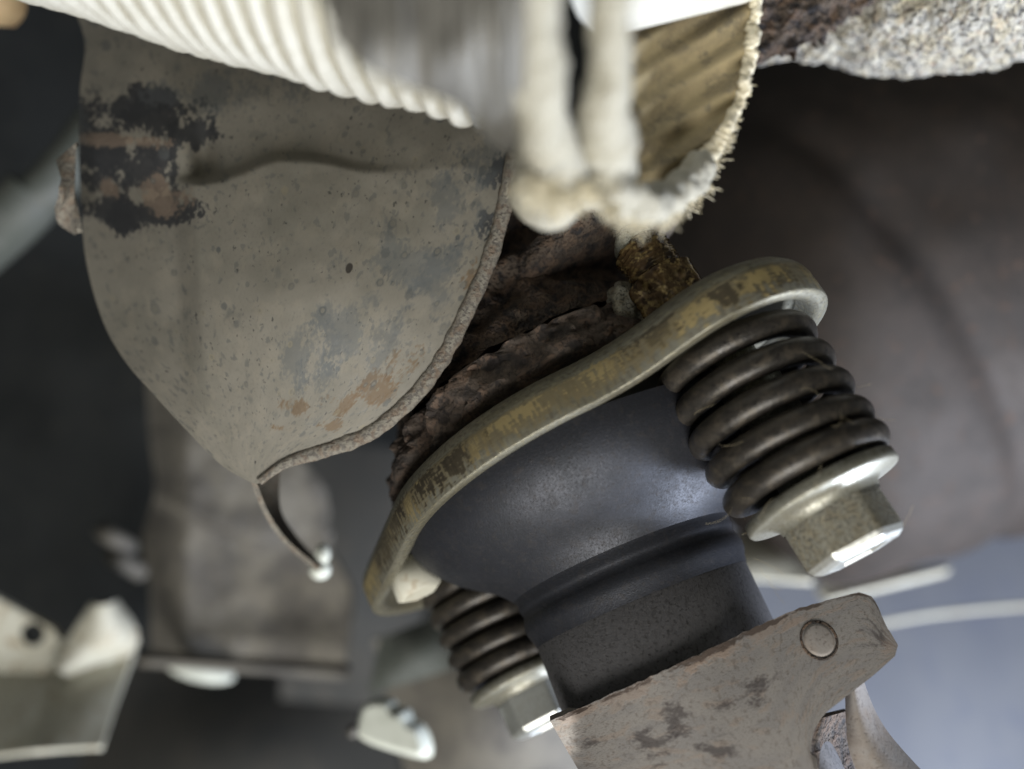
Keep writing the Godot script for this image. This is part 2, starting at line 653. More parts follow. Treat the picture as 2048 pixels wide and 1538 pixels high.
	make("floor_paint", rgb(136, 140, 150), [
		["s", 4, 0.4, 0.7, rgb(122, 127, 140), 0.8, 0.0, 0.0],
		["s", 18, 0.62, 0.74, rgb(120, 126, 144), 0.5, 0.0, 0.0],
	], {"size": 256, "rough": 0.6, "tile": 3.0})
	make("pale_paint", rgb(206, 204, 190), [
		["s", 6, 0.5, 0.75, rgb(186, 182, 164), 0.6, 0.0, 0.0],
		["s", 20, 0.7, 0.78, rgb(150, 128, 98), 0.6, 0.1, 0.0],
	], {"size": 256, "rough": 0.55, "tile": 8.0})
	make("white_plastic", rgb(226, 230, 220), [["s", 8, 0.5, 0.75, rgb(204, 208, 196), 0.6, 0.0, 0.0]], {"size": 128, "rough": 0.4, "tile": 20.0})
	make("tan_metal", rgb(196, 172, 136), [["s", 8, 0.5, 0.7, rgb(168, 132, 96), 0.6, 0.0, 0.0]], {"size": 128, "rough": 0.6, "tile": 20.0})
	make("grey_pipe", rgb(80, 84, 79), [["s", 8, 0.5, 0.7, rgb(100, 102, 98), 0.6, 0.0, 0.0]], {"size": 128, "rough": 0.6, "tile": 12.0})
	plain("black_plastic", Color(0.05, 0.05, 0.055), 0.6)
	plain("hair", rgb(170, 158, 130), 0.8)


func flange_blots() -> Array:
	var s := []
	var rng := RandomNumberGenerator.new()
	rng.seed = 31
	# sheared lower edge: brassy, with toothed rubbed and oily zones
	for i in 40:
		s.append([i / 40.0, 0.5, 0.03, 0.07, 0.9, rgb(130, 118, 90), 0.55, 0.0, 5.0, true])
	for i in 54:
		var bright := i % 2 == 0
		s.append([rng.randf(), rng.randf_range(0.47, 0.54), rng.randf_range(0.006, 0.026), rng.randf_range(0.03, 0.06), 2.6, rgb(178, 160, 114) if bright else rgb(68, 62, 52), rng.randf_range(0.5, 0.85), 0.0, 3.0, true])
	return s


func clamp_blots() -> Array:
	var s := []
	for p in [[0.5, 0.3, 0.05, 0.05], [0.43, 0.33, 0.03, 0.04], [0.28, 0.3, 0.03, 0.1], [0.2, 0.42, 0.05, 0.1], [0.34, 0.55, 0.04, 0.08], [0.06, 0.25, 0.02, 0.08], [0.93, 0.3, 0.05, 0.2]]:
		s.append([p[0], p[1], p[2], p[3], 2.8, rgb(72, 66, 66), 0.65, -0.05, 1.2])
	for p in [[0.2, 0.04, 0.25, 0.05], [0.6, 0.05, 0.2, 0.06], [0.97, 0.5, 0.03, 0.4]]:
		s.append([p[0], p[1], p[2], p[3], 2.6, rgb(172, 148, 132), 0.4, 0.1, 1.8])
	for p in [[0.5, 0.015, 0.5, 0.016]]:
		s.append([p[0], p[1], p[2], p[3], 2.6, rgb(74, 62, 56), 0.7, -0.1, 2.0])
	return s


func shield_blots() -> Array:
	var d := rgb(50, 51, 54)
	var e := rgb(92, 96, 98)
	var t := rgb(140, 122, 106)
	var s := []
	# black scorched coat round the torn tab at the left edge
	for p in [[0.1, 0.245, 0.1, 0.035], [0.17, 0.265, 0.1, 0.035], [0.25, 0.288, 0.05, 0.03], [0.06, 0.335, 0.1, 0.05], [0.13, 0.345, 0.09, 0.05], [0.06, 0.42, 0.11, 0.032], [0.16, 0.425, 0.11, 0.026], [0.22, 0.36, 0.016, 0.06], [0.03, 0.37, 0.05, 0.06]]:
		s.append([p[0], p[1], p[2], p[3], 1.7, d, 0.9, 0.15, 4.0])
	for p in [[0.1, 0.305, 0.1, 0.012], [0.18, 0.395, 0.06, 0.03], [0.06, 0.385, 0.03, 0.02]]:
		s.append([p[0], p[1], p[2], p[3], 1.8, t, 0.7, 0.05, 3.0])
	for p in [[0.3, 0.22, 0.12, 0.03], [0.8, 0.48, 0.1, 0.05], [0.88, 0.4, 0.08, 0.05], [0.72, 0.6, 0.1, 0.07], [0.58, 0.66, 0.09, 0.05], [0.66, 0.72, 0.08, 0.05], [0.93, 0.28, 0.06, 0.07], [0.9, 0.5, 0.05, 0.08]]:
		s.append([p[0], p[1], p[2], p[3], 3.0, e, 0.5, -0.05, 1.6])
	var rust := rgb(108, 84, 58)
	for p in [[0.75, 0.74, 0.1, 0.022], [0.86, 0.72, 0.06, 0.03], [0.9, 0.66, 0.04, 0.03], [0.62, 0.76, 0.06, 0.02], [0.8, 0.8, 0.05, 0.012], [0.96, 0.5, 0.02, 0.03], [0.55, 0.82, 0.04, 0.01]]:
		s.append([p[0], p[1], p[2], p[3], 2.8, rust, 0.6, 0.05, 1.8])
	# round water marks and pits
	var rng := RandomNumberGenerator.new()
	rng.seed = 77
	for i in 190:
		var u := rng.randf() if i < 110 else pow(rng.randf(), 0.3)
		var v := rng.randf()
		var r := rng.randf_range(0.004, 0.013)
		var k := rng.randf_range(0.3, 0.7)
		s.append([u, v, r, r * 0.8, 1.0, rgb(80, 83, 84) if rng.randf() < 0.8 else rgb(140, 132, 112), k, -0.1, 2.5])
		if i % 3 > 0:
			s.append([u, v, r * 0.55, r * 0.45, 0.6, rgb(118, 115, 106), 0.8, 0.12, 3.0])
	s.append([0.45, 0.93, 0.012, 0.006, 0.3, rgb(38, 38, 38), 0.9, -0.3])
	s.append([0.66, 0.5, 0.01, 0.01, 0.3, rgb(52, 48, 44), 0.9, -0.3])
	return s


# ---------------------------------------------------------------- the joint
func outline() -> PackedVector2Array:
	var h := R.distance_to(L) / 2.0
	var out := PackedVector2Array()
	var n := 220
	for i in n:
		var f := TAU * i / n
		var d := Vector2(cos(f), sin(f))
		var lo := 0.01
		var hi := 0.12
		for k in 26:
			var mid := (lo + hi) / 2.0
			var p := d * mid
			var a := p.length() - 0.041
			var b := p.distance_to(Vector2(h, 0)) - 0.0185
			var q := 0.012
			var t := clampf(0.5 + 0.5 * (b - a) / q, 0, 1)
			var v := lerpf(b, a, t) - q * t * (1.0 - t)
			for e in 9:
				v = minf(v, p.distance_to(Vector2(-(h - 0.006) * (e + 1) / 9.0, 0.0125 * (e + 1) / 9.0)) - lerpf(0.041, 0.0182, (e + 1) / 9.0))
			if v < 0:
				lo = mid
			else:
				hi = mid
		out.append(d * lo)
	return out


func joint() -> void:
	var o := thing("exhaust_pipe", "blue grey exhaust pipe with a flared bell end under the oval flange", "exhaust pipe", J(0, 0, 0.02))
	var s := Shape.new()
	s.lathe(C, B, B.cross(W).normalized(), [Vector2(0.0385, -0.0034), Vector2(0.0383, -0.001), Vector2(0.0376, 0.0015), Vector2(0.0362, 0.0042), Vector2(0.0341, 0.0069), Vector2(0.0315, 0.0093), Vector2(0.0284, 0.0114), Vector2(0.0256, 0.0132), Vector2(0.0239, 0.0148), Vector2(0.023, 0.0159), Vector2(0.0225, 0.0166)], 160)
	part("flared_bell", s, "bell_steel", o)
	s = Shape.new()
	s.lathe(C, B, B.cross(W).normalized(), [Vector2(0.0225, 0.0163), Vector2(0.0222, 0.0174), Vector2(0.0223, 0.0183), Vector2(0.0221, 0.019), Vector2(0.0218, 0.0197), Vector2(0.0222, 0.0208), Vector2(0.0226, 0.022), Vector2(0.0224, 0.0234), Vector2(0.0219, 0.0246), Vector2(0.0216, 0.026)], 128)
	part("pipe_bead", s, "bell_steel", o)
	s = Shape.new()
	s.lathe(C, B, B.cross(W).normalized(), [Vector2(0.02, 0.0249), Vector2(0.0211, 0.0251), Vector2(0.0215, 0.0258), Vector2(0.0216, 0.075), Vector2(0.02, 0.0752)], 96)
	part("outer_sleeve", s, "sleeve_steel", o)

	o = thing("oval_flange", "yellowish zinc two-bolt oval flange crossing the middle", "flange", C)
	s = Shape.new()
	s.loft(C, U, W, A, outline(), [Vector2(0.006, -0.0035), Vector2(0.0042, -0.0035), Vector2(0.0034, -0.0006), Vector2(0.0022, 0.0), Vector2(0.0002, 0.0), Vector2(0.0, -0.0003), Vector2(0.0, -0.005), Vector2(0.0002, -0.006), Vector2(0.0008, -0.0072), Vector2(0.0018, -0.0083), Vector2(0.0032, -0.0091), Vector2(0.005, -0.0095), Vector2(0.007, -0.0096)])
	part("flange_plate", s, "zinc_flange", o)

	for k in 2:
		var b: Vector3 = [R, L][k]
		# the far spring is drawn down a little further
		var squeeze: float = [1.0, 0.88][k]
		var e := b + A * (0.0258 * (squeeze - 1.0))
		var sp := thing("coil_spring", ["black coil spring on the near bolt at the right end of the flange", "dark blurred coil spring behind the pipe at the flange's far end"][k], "spring", b, "springs of the flange joint")
		s = Shape.new()
		var path := PackedVector3Array()
		var turns := 4.85
		var n := 260
		var hand := W
		for i in n:
			var f := float(i) / (n - 1)
			var t := f * turns
			var z := 0.0018 - 0.003
			# closed end turns, open turns between
			z += 0.0046 * clampf(t, 0, 0.75) / 0.75 * 0.9 + 0.0056 * clampf(t - 0.75, 0, turns - 1.4) + 0.0044 * clampf((t - turns + 0.65) / 0.65, 0, 1) * 0.4
			var g := TAU * t + 2.6
			path.append(b + A * z * squeeze + (U * cos(g) - hand * sin(g)) * 0.0122)
		s.tube(path, [0.0023], 18)
		part("wire_coil", s, "spring_steel", sp)

		var bo := thing("spring_bolt", ["zinc hex bolt with dusty collar through the near spring", "bright zinc hex bolt through the far blurred spring"][k], "bolt", b + A * 0.03, "bolts of the flange joint")
		s = Shape.new()
		s.lathe(b, A, U, [Vector2(0.0001, -0.0125), Vector2(0.0036, -0.0122), Vector2(0.0042, -0.0115), Vector2(0.0042, 0.004), Vector2(0.0054, 0.005), Vector2(0.0054, 0.0245)], 40)
		part("shank", s, "zinc_bolt", bo)
		s = Shape.new()
		s.lathe(e, A, U, [Vector2(0.005, 0.0258), Vector2(0.0126, 0.0262), Vector2(0.0132, 0.0265), Vector2(0.0133, 0.0281), Vector2(0.013, 0.0285), Vector2(0.0098, 0.0289), Vector2(0.0088, 0.0296), Vector2(0.0085, 0.0306)], 72)
		part("collar", s, "collar_zinc", bo)
		var hex := PackedVector2Array()
		for i in 6:
			var f: float = TAU * (i + [0.42, 0.3][k]) / 6.0
			# rounded corners: three points each
			for c in [-0.09, 0.0, 0.09]:
				hex.append(Vector2(cos(f + c), sin(f + c)) * (0.0083 - absf(c) * 0.0022))
		s = Shape.new()
		s.loft(e, U, W, A, hex, [Vector2(0.0, 0.0295), Vector2(0.0, 0.037)], false, false)
		part("hex_head", s, "bolt_grime" if k == 0 else "bright_zinc", bo)
		s = Shape.new()
		s.loft(e, U, W, A, hex, [Vector2(0.0, 0.037), Vector2(0.0005, 0.0379), Vector2(0.0016, 0.0385), Vector2(0.003, 0.0385), Vector2(0.0034, 0.038)], true)
		part("head_face", s, "bright_zinc", bo)
		if k == 0:
			s = Shape.new()
			var rng := RandomNumberGenerator.new()
			rng.seed = 12
			for i in 46:
				var f := rng.randf() * TAU
				var p := b + A * rng.randf_range(0.004, 0.038) + (U * cos(f) + W * sin(f)) * (0.0144 if i < 26 else 0.0085)
				if i >= 26:
					p = b + A * rng.randf_range(0.031, 0.039) + (U * cos(f) + W * sin(f)) * 0.0082
				var hairs := [p]
				var dir := Vector3(rng.randf_range(-1, 1), rng.randf_range(-1, 1), rng.randf_range(-0.3, 1)).normalized()
				for q in 4:
					dir = (dir + Vector3(rng.randf_range(-1, 1), rng.randf_range(-1, 1), rng.randf_range(-1, 1)) * 0.6).normalized()
					hairs.append(hairs[-1] + dir * rng.randf_range(0.0005, 0.0016))
				s.tube(line3(hairs, 10), [0.000024], 5, false)
			part("fibres", s, "hair", bo).set_meta("kind", "stuff")

	# a pale spacer nut under the far end of the flange
	o = thing("spacer_nut", "pale blurred metal nut tucked under the flange's lower left tip", "nut", at(826, 1152, 0.186))
	s = Shape.new()
	var hx := PackedVector2Array()
	for i in 6:
		hx.append(Vector2(cos(TAU * i / 6.0 + 0.3), sin(TAU * i / 6.0 + 0.3)) * 0.0048)
	s.loft(at(826, 1152, 0.186), U, W, A, hx, [Vector2(0.001, -0.003), Vector2(0, -0.0025), Vector2(0, 0.0035), Vector2(0.001, 0.004)], false)
	part("nut_body", s, "pale_paint", o)


func upstream() -> void:
	var rough := noise(0.18, 4, FastNoiseLite.TYPE_SIMPLEX_SMOOTH, 4)
	var o := thing("rusty_pipe", "heavily rusted upstream exhaust pipe behind the flange", "exhaust pipe", J(0, 0, -0.03))
	var s := Shape.new()
	# collar that seats on the flange, scabbed with rust
	var rows := []
	var scab := noise(0.12, 23, FastNoiseLite.TYPE_SIMPLEX_SMOOTH, 5)
	for i in 34:
		var f := i / 33.0
		var row := PackedVector3Array()
		for j in 220:
			var g := TAU * j / 220.0
			var r := 0.0366 * pow(1.0 - pow(absf(f * 2.0 - 1.0), 8.0) * 0.35, 0.5) - 0.002 * f
			var d := U * cos(g) + W * sin(g)
			var p := C + A * lerpf(-0.0105, -0.0205, f) + d * r
			var v := scab.get_noise_3dv(p * 1000.0)
			row.append(p + d * (0.0016 * ss(0.0, 0.22, v) - 0.0012 * ss(-0.1, -0.4, v)))
		rows.append(row)
	s.grid(rows, true)
	part("seat_collar", s, "collar_rust", o)
	s = Shape.new()
	var grid := []
	for i in 60:
		var f := i / 59.0
		var row := PackedVector3Array()
		for j in 140:
			var g := TAU * j / 140.0
			var z := lerpf(-0.0215, -0.1, f)
			var r := lerpf(0.032, 0.025, ss(0.0, 0.25, f)) + 0.004 * exp(-pow((f - 0.2) / 0.035, 2)) + 0.0028 * exp(-pow((f - 0.38) / 0.03, 2))
			var p := C + A * z + (U * cos(g) + W * sin(g)) * r
			row.append(p + (p - C - A * z).normalized() * rough.get_noise_3dv(p * 1000.0) * 0.0022)
		grid.append(row)
	s.grid(grid, true)
	part("pipe_wall", s, "heavy_rust", o)
	# rear lug plate by the near bolt
	s = Shape.new()
	var lug := PackedVector2Array()
	for i in 60:
		var f := TAU * i / 60.0
		lug.append(Vector2(0.022 + 0.03 * cos(f) * (0.9 + 0.1 * cos(f)), 0.0165 * sin(f)) * (1.0 + 0.05 * rough.get_noise_2d(i * 4.0, 3.0)))
	s.loft(C, U, W, A, lug, [Vector2(0.0012, -0.038), Vector2(0, -0.0372), Vector2(0, -0.0332), Vector2(0.0012, -0.0324)])
	part("bolt_lug", s, "heavy_rust", o)

	var b := R
	o = thing("corroded_nut", "corroded brown and yellow nut on the bolt end above the flange", "nut", b + A * -0.013)
	var lumps := noise(0.22, 8, FastNoiseLite.TYPE_SIMPLEX_SMOOTH, 3)
	var q := b + W * 0.005 - U * 0.001
	s = Shape.new()
	rows = []
	for i in 60:
		var f := i / 59.0
		var row := PackedVector3Array()
		for j in 60:
			var g := TAU * j / 60.0
			# a rounded hex nut, necked above, then a ragged threaded tip
			var r := 0.0062 + 0.0006 * cos(6.0 * g)
			if f > 0.5:
				r = lerpf(0.0064, 0.0048, ss(0.5, 0.56, f)) + 0.00025 * sin(f * 130.0)
			r *= sqrt(clampf((1.0 - f) * 12.0, 0.0, 1.0))
			var d := U * cos(g) + W * sin(g)
			var p := q + A * lerpf(-0.0085, -0.027, f) + d * r
			row.append(p + d * lumps.get_noise_3dv(p * 1000.0) * 0.0006)
		rows.append(row)
	s.grid(rows, true)
	part("nut_body", s, "nut_rust", o)
	s = Shape.new()
	s.ball(q + A * -0.026 + W * 0.0012, Basis(U * 0.0036, A * 0.0034, W * 0.0036), 24, lumps, 0.001)
	part("bolt_tip", s, "zinc_bolt", o, "blue grey tip showing through the rust")
	s = Shape.new()
	s.ball(q + A * -0.0185 - U * 0.0072 + W * 0.002, Basis(U * 0.0033, A * 0.0046, W * 0.003), 24, lumps, 0.0012)
	part("weld_bead", s, "bolt_grime", o)


# how far from the lens plane the line of sight meets a cylinder about the pipe's axis
func on_pipe(px: float, py: float, r: float) -> float:
	var v := at(px, py, 1.0)
	var vp := v - B * v.dot(B)
	var cp := C - B * C.dot(B)
	var b := vp.dot(cp)
	var disc := b * b - vp.dot(vp) * (cp.dot(cp) - r * r)
	return (b - sqrt(maxf(disc, 0.0))) / vp.dot(vp)


func clamp_bracket() -> void:
	var o := thing("clamp_bracket", "pinkish rust-stained clamp plate with a round rivet below the pipe", "bracket", at(1400, 1430, 0.168))
	var left := [Vector2(1100, 1442), Vector2(1140, 1490), Vector2(1175, 1540), Vector2(1215, 1640)]
	var s := Shape.new()
	var depth := func(_u: float, _v: float, x: float, y: float) -> float:
		return on_pipe(clampf(x, 1150.0, 1440.0), y, 0.0236) + maxf(x - 1440.0, 0.0) * 0.000008
	var nick := noise(0.05, 61)
	var top := smooth_line([Vector2(1100, 1442), Vector2(1330, 1340), Vector2(1560, 1232), Vector2(1690, 1190), Vector2(1728, 1187), Vector2(1752, 1205), Vector2(1772, 1250), Vector2(1796, 1290)], 60)
	var low := smooth_line([Vector2(1215, 1640), Vector2(1420, 1640), Vector2(1630, 1640), Vector2(1622, 1500), Vector2(1640, 1440), Vector2(1690, 1395), Vector2(1745, 1352), Vector2(1790, 1312)], 60)
	var rows := []
	for i in 40:
		var row := PackedVector3Array()
		for j in 60:
			var p := (top[j] + Vector2(0, nick.get_noise_1d(j * 12.0) * 4.0)).lerp(low[j], i / 39.0)
			row.append(at(p.x, p.y, depth.call(0.0, 0.0, p.x, p.y)))
		rows.append(row)
	s.thick(rows, 0.0016)
	part("clamp_plate", s, "clamp_steel", o)
	s = Shape.new()
	var spot := []
	for p in [Vector2(1638, 1280), Vector2(1658, 1280), Vector2(1638, 1260)]:
		spot.append(at(p.x, p.y, depth.call(0.0, 0.0, p.x, p.y)))
	var rc: Vector3 = spot[0]
	var n: Vector3 = (spot[1] - rc).cross(spot[2] - rc).normalized()
	var x := n.cross(Vector3.UP).normalized()
	s.lathe(rc, n, x, [Vector2(0.0001, 0.0003), Vector2(0.0022, 0.0003), Vector2(0.0026, 0.0002), Vector2(0.0028, -0.0002), Vector2(0.0028, -0.0012)], 40)
	var rivet := part("rivet", s, "pink_rust", o)
	s = Shape.new()
	s.lathe(rc, n, x, [Vector2(0.0027, -0.0004), Vector2(0.0029, 0.0001), Vector2(0.0033, 0.0001), Vector2(0.0034, -0.0006)], 40)
	part("dark_gap_ring", s, "heavy_rust", rivet)  # dark ring painted as the shaded gap around the rivet
	s = Shape.new()
	var fold := sheet([Vector2(1632, 1440), Vector2(1618, 1500), Vector2(1640, 1640)], [Vector2(1700, 1420), Vector2(1700, 1500), Vector2(1750, 1660)], 20, 8, func(u: float, _v: float, _x: float, y: float) -> float: return depth.call(0.0, 0.0, 1640.0, y) + 0.001 + 0.02 * u)
	s.thick(fold, 0.0012)
	part("folded_edge", s, "heavy_rust", o)  # dark rust colour stands in for the shade inside this recess
	o = thing("hanger_strap", "rounded pinkish strap curling down behind the clamp plate", "strap", at(1750, 1480, 0.178))
	s = Shape.new()
	var st := sheet([Vector2(1690, 1350), Vector2(1692, 1445), Vector2(1704, 1520), Vector2(1770, 1690)], [Vector2(1720, 1340), Vector2(1756, 1432), Vector2(1815, 1510), Vector2(1960, 1660)], 40, 20, func(u: float, _v: float, _x: float, y: float) -> float: return depth.call(0.0, 0.0, 1640.0, y) + 0.006 - 0.003 * sin(clampf(u * 1.6, 0.0, 1.0) * PI * 0.5) + 0.006 * u * u)
	s.thick(st, 0.0016)
	part("strap_band", s, "pink_rust", o)


# ---------------------------------------------------------------- the heat shield
func heat_shield() -> void:
	var o := thing("heat_shield", "taupe pressed heat shield with scorched torn left edge and rust spots", "heat shield", at(560, 520, 0.19))
	var left := [Vector2(140, -80), Vector2(152, 20), Vector2(170, 90), Vector2(160, 180), Vector2(158, 290), Vector2(162, 400), Vector2(172, 520), Vector2(205, 640), Vector2(250, 722), Vector2(310, 792), Vector2(380, 868), Vector2(440, 928), Vector2(488, 958), Vector2(512, 968)]
	var right := [Vector2(1090, -80), Vector2(1085, 60), Vector2(1062, 200), Vector2(1030, 320), Vector2(1008, 430), Vector2(978, 530), Vector2(938, 620), Vector2(895, 706), Vector2(845, 778), Vector2(788, 834), Vector2(735, 872), Vector2(655, 902), Vector2(575, 928), Vector2(520, 966)]
	var wob := noise(0.004, 21, FastNoiseLite.TYPE_SIMPLEX_SMOOTH, 3)
	var depth := func(_u: float, _v: float, x: float, y: float) -> float:
		var d := 0.1655
		d += 0.011 * pow((x - 800.0) / 560.0, 2) + 0.012 * pow((y - 640.0) / 520.0, 2)
		d -= 0.006 * exp(-pow((x - 600.0) / 230.0, 2) - pow((y - 600.0) / 230.0, 2))
		var ridge := 318.0 + 42.0 * ss(560.0, 390.0, x) + 18.0 * ss(560.0, 760.0, x) + wob.get_noise_2d(x, 7.0) * 10.0
		var reach := ss(330.0, 420.0, x) * ss(860.0, 560.0, x)
		d += (0.003 + 0.004 * exp(-pow((x - 405.0) / 30.0, 2))) * ss(ridge + 9.0, ridge - 12.0, y) * reach * (1.0 - 0.8 * ss(ridge - 12.0, ridge - 150.0, y))
		var crease := 362.0 + (y - 350.0) * 0.06
		d += 0.004 * ss(crease + 30.0, crease - 24.0, x) * ss(270.0, 380.0, y) * (1.0 - ss(620.0, 880.0, y))
		d += 0.004 * ss(330.0, 160.0, x)
		d += 0.00002 * maxf(ridge - y, 0.0) * ss(250.0, 420.0, x) + 0.00002 * maxf(crease - x, 0.0)
		return d + wob.get_noise_2d(x * 1.3, y * 1.3) * 0.0004
	var s := Shape.new()
	s.thick(sheet(left, right, 260, 150, depth), 0.0011)
	part("pressed_shell", s, "shield_steel", o)
	# rolled lip along the right edge down to the tip
	s = Shape.new()
	var lip := smooth_line(right.slice(2), 120)
	var rag := noise(0.03, 3)
	var rows := []
	for i in lip.size():
		var t := (lip[mini(i + 1, 119)] - lip[maxi(i - 1, 0)]).normalized()
		var nrm := Vector2(-t.y, t.x)
		var row := PackedVector3Array()
		var wide := (26.0 + 5.0 * rag.get_noise_1d(i * 6.0)) * (1.0 - 0.5 * ss(100.0, 119.0, i))
		for j in 12:
			var f := TAU * j / 12.0
			var p := lip[i] + nrm * (cos(f) * wide * 0.62 + 3.0)
			row.append(at(p.x, p.y, depth.call(0.0, 0.0, lip[i].x, lip[i].y) - 0.0003 + sin(f) * 0.0009 + 0.00015 * rag.get_noise_2d(p.x * 3.0, p.y * 3.0)))
		rows.append(row)
	s.grid(rows, true)
	s.fan(rows[0])
	s.fan(rows[-1])
	part("rolled_lip", s, "shield_edge", o)
	# scorched tab torn away from the left edge
	s = Shape.new()
	s.thick(sheet([Vector2(112, 320), Vector2(128, 390), Vector2(112, 440), Vector2(150, 470)], [Vector2(153, 285), Vector2(150, 360), Vector2(149, 420), Vector2(154, 466)], 14, 8, func(u: float, v: float, x: float, y: float) -> float: return 0.183 - 0.004 * sin(v * 5.0) * (1.0 - u)), 0.001)
	part("torn_tab", s, "shield_edge", o)
	# the shield's far wing, seen edge on below the tip
	s = Shape.new()
	s.thick(sheet([Vector2(512, 962), Vector2(540, 1030), Vector2(580, 1085), Vector2(640, 1135)], [Vector2(560, 945), Vector2(562, 1020), Vector2(600, 1080), Vector2(648, 1130)], 24, 6, func(u: float, v: float, _x: float, _y: float) -> float: return 0.176 + 0.03 * v + 0.02 * u), 0.001)
	part("rear_wing", s, "shield_edge", o)


# ---------------------------------------------------------------- hose
func hose() -> void:
	var o := thing("corrugated_hose", "torn pale corrugated hot-air hose with frayed open end at the top", "hose", at(900, 0, 0.11))
	var s := Shape.new()
	# corrugated wall; its axis runs to the right, dipping
	var a0 := at(-260, -610, 0.139)
	var a1 := at(1085, -262, 0.131)
	var ax := (a1 - a0).normalized()
	var x := ax.cross(Vector3(0, 0, 1)).normalized()
	var y := ax.cross(x).normalized()
	var len := a0.distance_to(a1)
	var rows := []
	var n := 640
	var dent := noise(0.035, 19)
	for i in n:
		var f := float(i) / (n - 1)
		var z := f * len
		var r := 0.0342 + 0.003 * pow(absf(sin(z / 0.0036 * PI)), 0.7)
		var row := PackedVector3Array()
		for j in 110:
			var g := TAU * j / 110.0
			var p := a0 + ax * z + (x * cos(g) + y * sin(g)) * r
			row.append(p + (x * cos(g) + y * sin(g)) * dent.get_noise_3dv(p * 1000.0) * 0.0012)
		rows.append(row)
	s.grid(rows, true)
	part("corrugated_wall", s, "hose_foil", o)
	# grey band wrapped round the torn end
	s = Shape.new()
	var band := sheet([Vector2(620, -120), Vector2(650, 10), Vector2(700, 112), Vector2(800, 168), Vector2(915, 212), Vector2(985, 290)], [Vector2(1060, -120), Vector2(1055, 0), Vector2(1050, 120), Vector2(1045, 200), Vector2(1040, 270), Vector2(1030, 310)], 60, 70, func(u: float, v: float, px: float, py: float) -> float: return 0.088 + 0.02 * pow(v, 3) + 0.0004 * sin(px / 34.0 * TAU) + 0.002 * dent.get_noise_2d(px * 0.2, py * 0.05))
	s.thick(band, 0.0006)
	part("grey_band", s, "hose_band", o)
	# two thick rolled folds at the torn end
	var lump := noise(0.09, 6)
	var fuzz := noise(0.35, 16, FastNoiseLite.TYPE_SIMPLEX_SMOOTH, 4)
	for k in 2:
		s = Shape.new()
		var c: Vector3 = [at(1062, -196, 0.118), at(1182, -170, 0.12)][k]
		var r: float = [0.0365, 0.0335][k]
		var path := PackedVector3Array()
		var radii := []
		for i in 160:
			var g := lerpf(-0.35, 2.2, i / 159.0)
			var p := c + Vector3(0, -cos(g), sin(g)) * r
			p += Vector3([0.003, 0.0012][k] * exp(-g * g * 8.0), 0, 0)
			p += Vector3(lump.get_noise_3dv(p * 700.0) * 0.0012, 0, 0)
			path.append(p)
			radii.append([0.0024, 0.0022][k] * (1.0 + 0.25 * lump.get_noise_3dv(p * 1600.0)) * (1.0 + 0.9 * exp(-g * g * 5.0)))
		s.tube(path, radii, 28, true, fuzz, 0.0006)
		part("rolled_fold", s, "hose_fold", o)
	# brown ribbed lining of the open end
	s = Shape.new()
	var left := [Vector2(1215, -60), Vector2(1205, 60), Vector2(1200, 180), Vector2(1205, 300), Vector2(1230, 400)]
	var right := [Vector2(1545, -60), Vector2(1512, 10), Vector2(1500, 100), Vector2(1478, 200), Vector2(1425, 300), Vector2(1340, 405)]
	var depth := func(u: float, v: float, px: float, py: float) -> float:
		var rib := sin((px * 0.52 + py * 0.85) / 58.0 * TAU)
		return 0.134 + 0.012 * u - 0.006 * v + 0.006 * sin(u * PI) + 0.0008 * rib
	s.thick(sheet(left, right, 130, 90, depth), 0.0008)
	part("ribbed_lining", s, "hose_lining", o)
	# thick frayed edge of the lining
	s = Shape.new()
	var edge := smooth_line(right, 240)
	var path := PackedVector3Array()
	var radii := []
	var fray := noise(0.06, 11)
	for i in edge.size():
		var v := i / 239.0
		path.append(at(edge[i].x + fray.get_noise_1d(i * 2.6) * 10.0, edge[i].y, depth.call(1.0, v, edge[i].x, edge[i].y) - 0.0005))
		radii.append((0.0008 + 0.0011 * ss(0.55, 1.0, v)) * (1.0 + 0.5 * fray.get_noise_1d(i * 5.0)))
	s.tube(path, radii, 16, true, fuzz, 0.0007)
	part("frayed_edge", s, "fibre", o)
	# white bottom rim where lining and wall meet
	s = Shape.new()
	var rim := line3([at(1205, 330, 0.112), at(1235, 385, 0.114), at(1290, 408, 0.12), at(1350, 388, 0.13), at(1405, 335, 0.138)], 90)
	s.tube(rim, [0.0024], 24, true, fuzz, 0.0012)
	part("bottom_rim", s, "hose_fold", o)
	s = Shape.new()
	var rng := RandomNumberGenerator.new()
	rng.seed = 5
	for i in 260:
		var f := pow(rng.randf(), 0.6) * 0.99
		var p := path[int(f * 239)]
		var dir := Vector3(rng.randf_range(0.1, 1.0), rng.randf_range(-1.0, 0.2), rng.randf_range(-0.6, 0.6)).normalized()
		var h := [p]
		for q in 3:
			dir = (dir + Vector3(rng.randf_range(-1, 1), rng.randf_range(-1, 1), rng.randf_range(-1, 1)) * 0.5).normalized()
			h.append(h[-1] + dir * rng.randf_range(0.0004, 0.0022) * (0.15 + 0.85 * f * f))
		s.tube(line3(h, 8), [0.00007], 5, false)
	for c in [at(1082, 385, 0.105), at(1120, 408, 0.108), at(1150, 390, 0.11)]:
		for i in 70:
			var dir := Vector3(rng.randf_range(-1.0, 1.0), rng.randf_range(-1.0, 0.1), rng.randf_range(-1.0, 1.0)).normalized()
			var h := [c + Vector3(rng.randf_range(-0.0015, 0.0015), 0.0012, rng.randf_range(-0.0015, 0.0015))]
			for q in 3:
				dir = (dir + Vector3(rng.randf_range(-1, 1), rng.randf_range(-1, 0.6), rng.randf_range(-1, 1)) * 0.5).normalized()
				h.append(h[-1] + dir * rng.randf_range(0.0006, 0.0016))
			s.tube(line3(h, 8), [0.00012], 5, false)
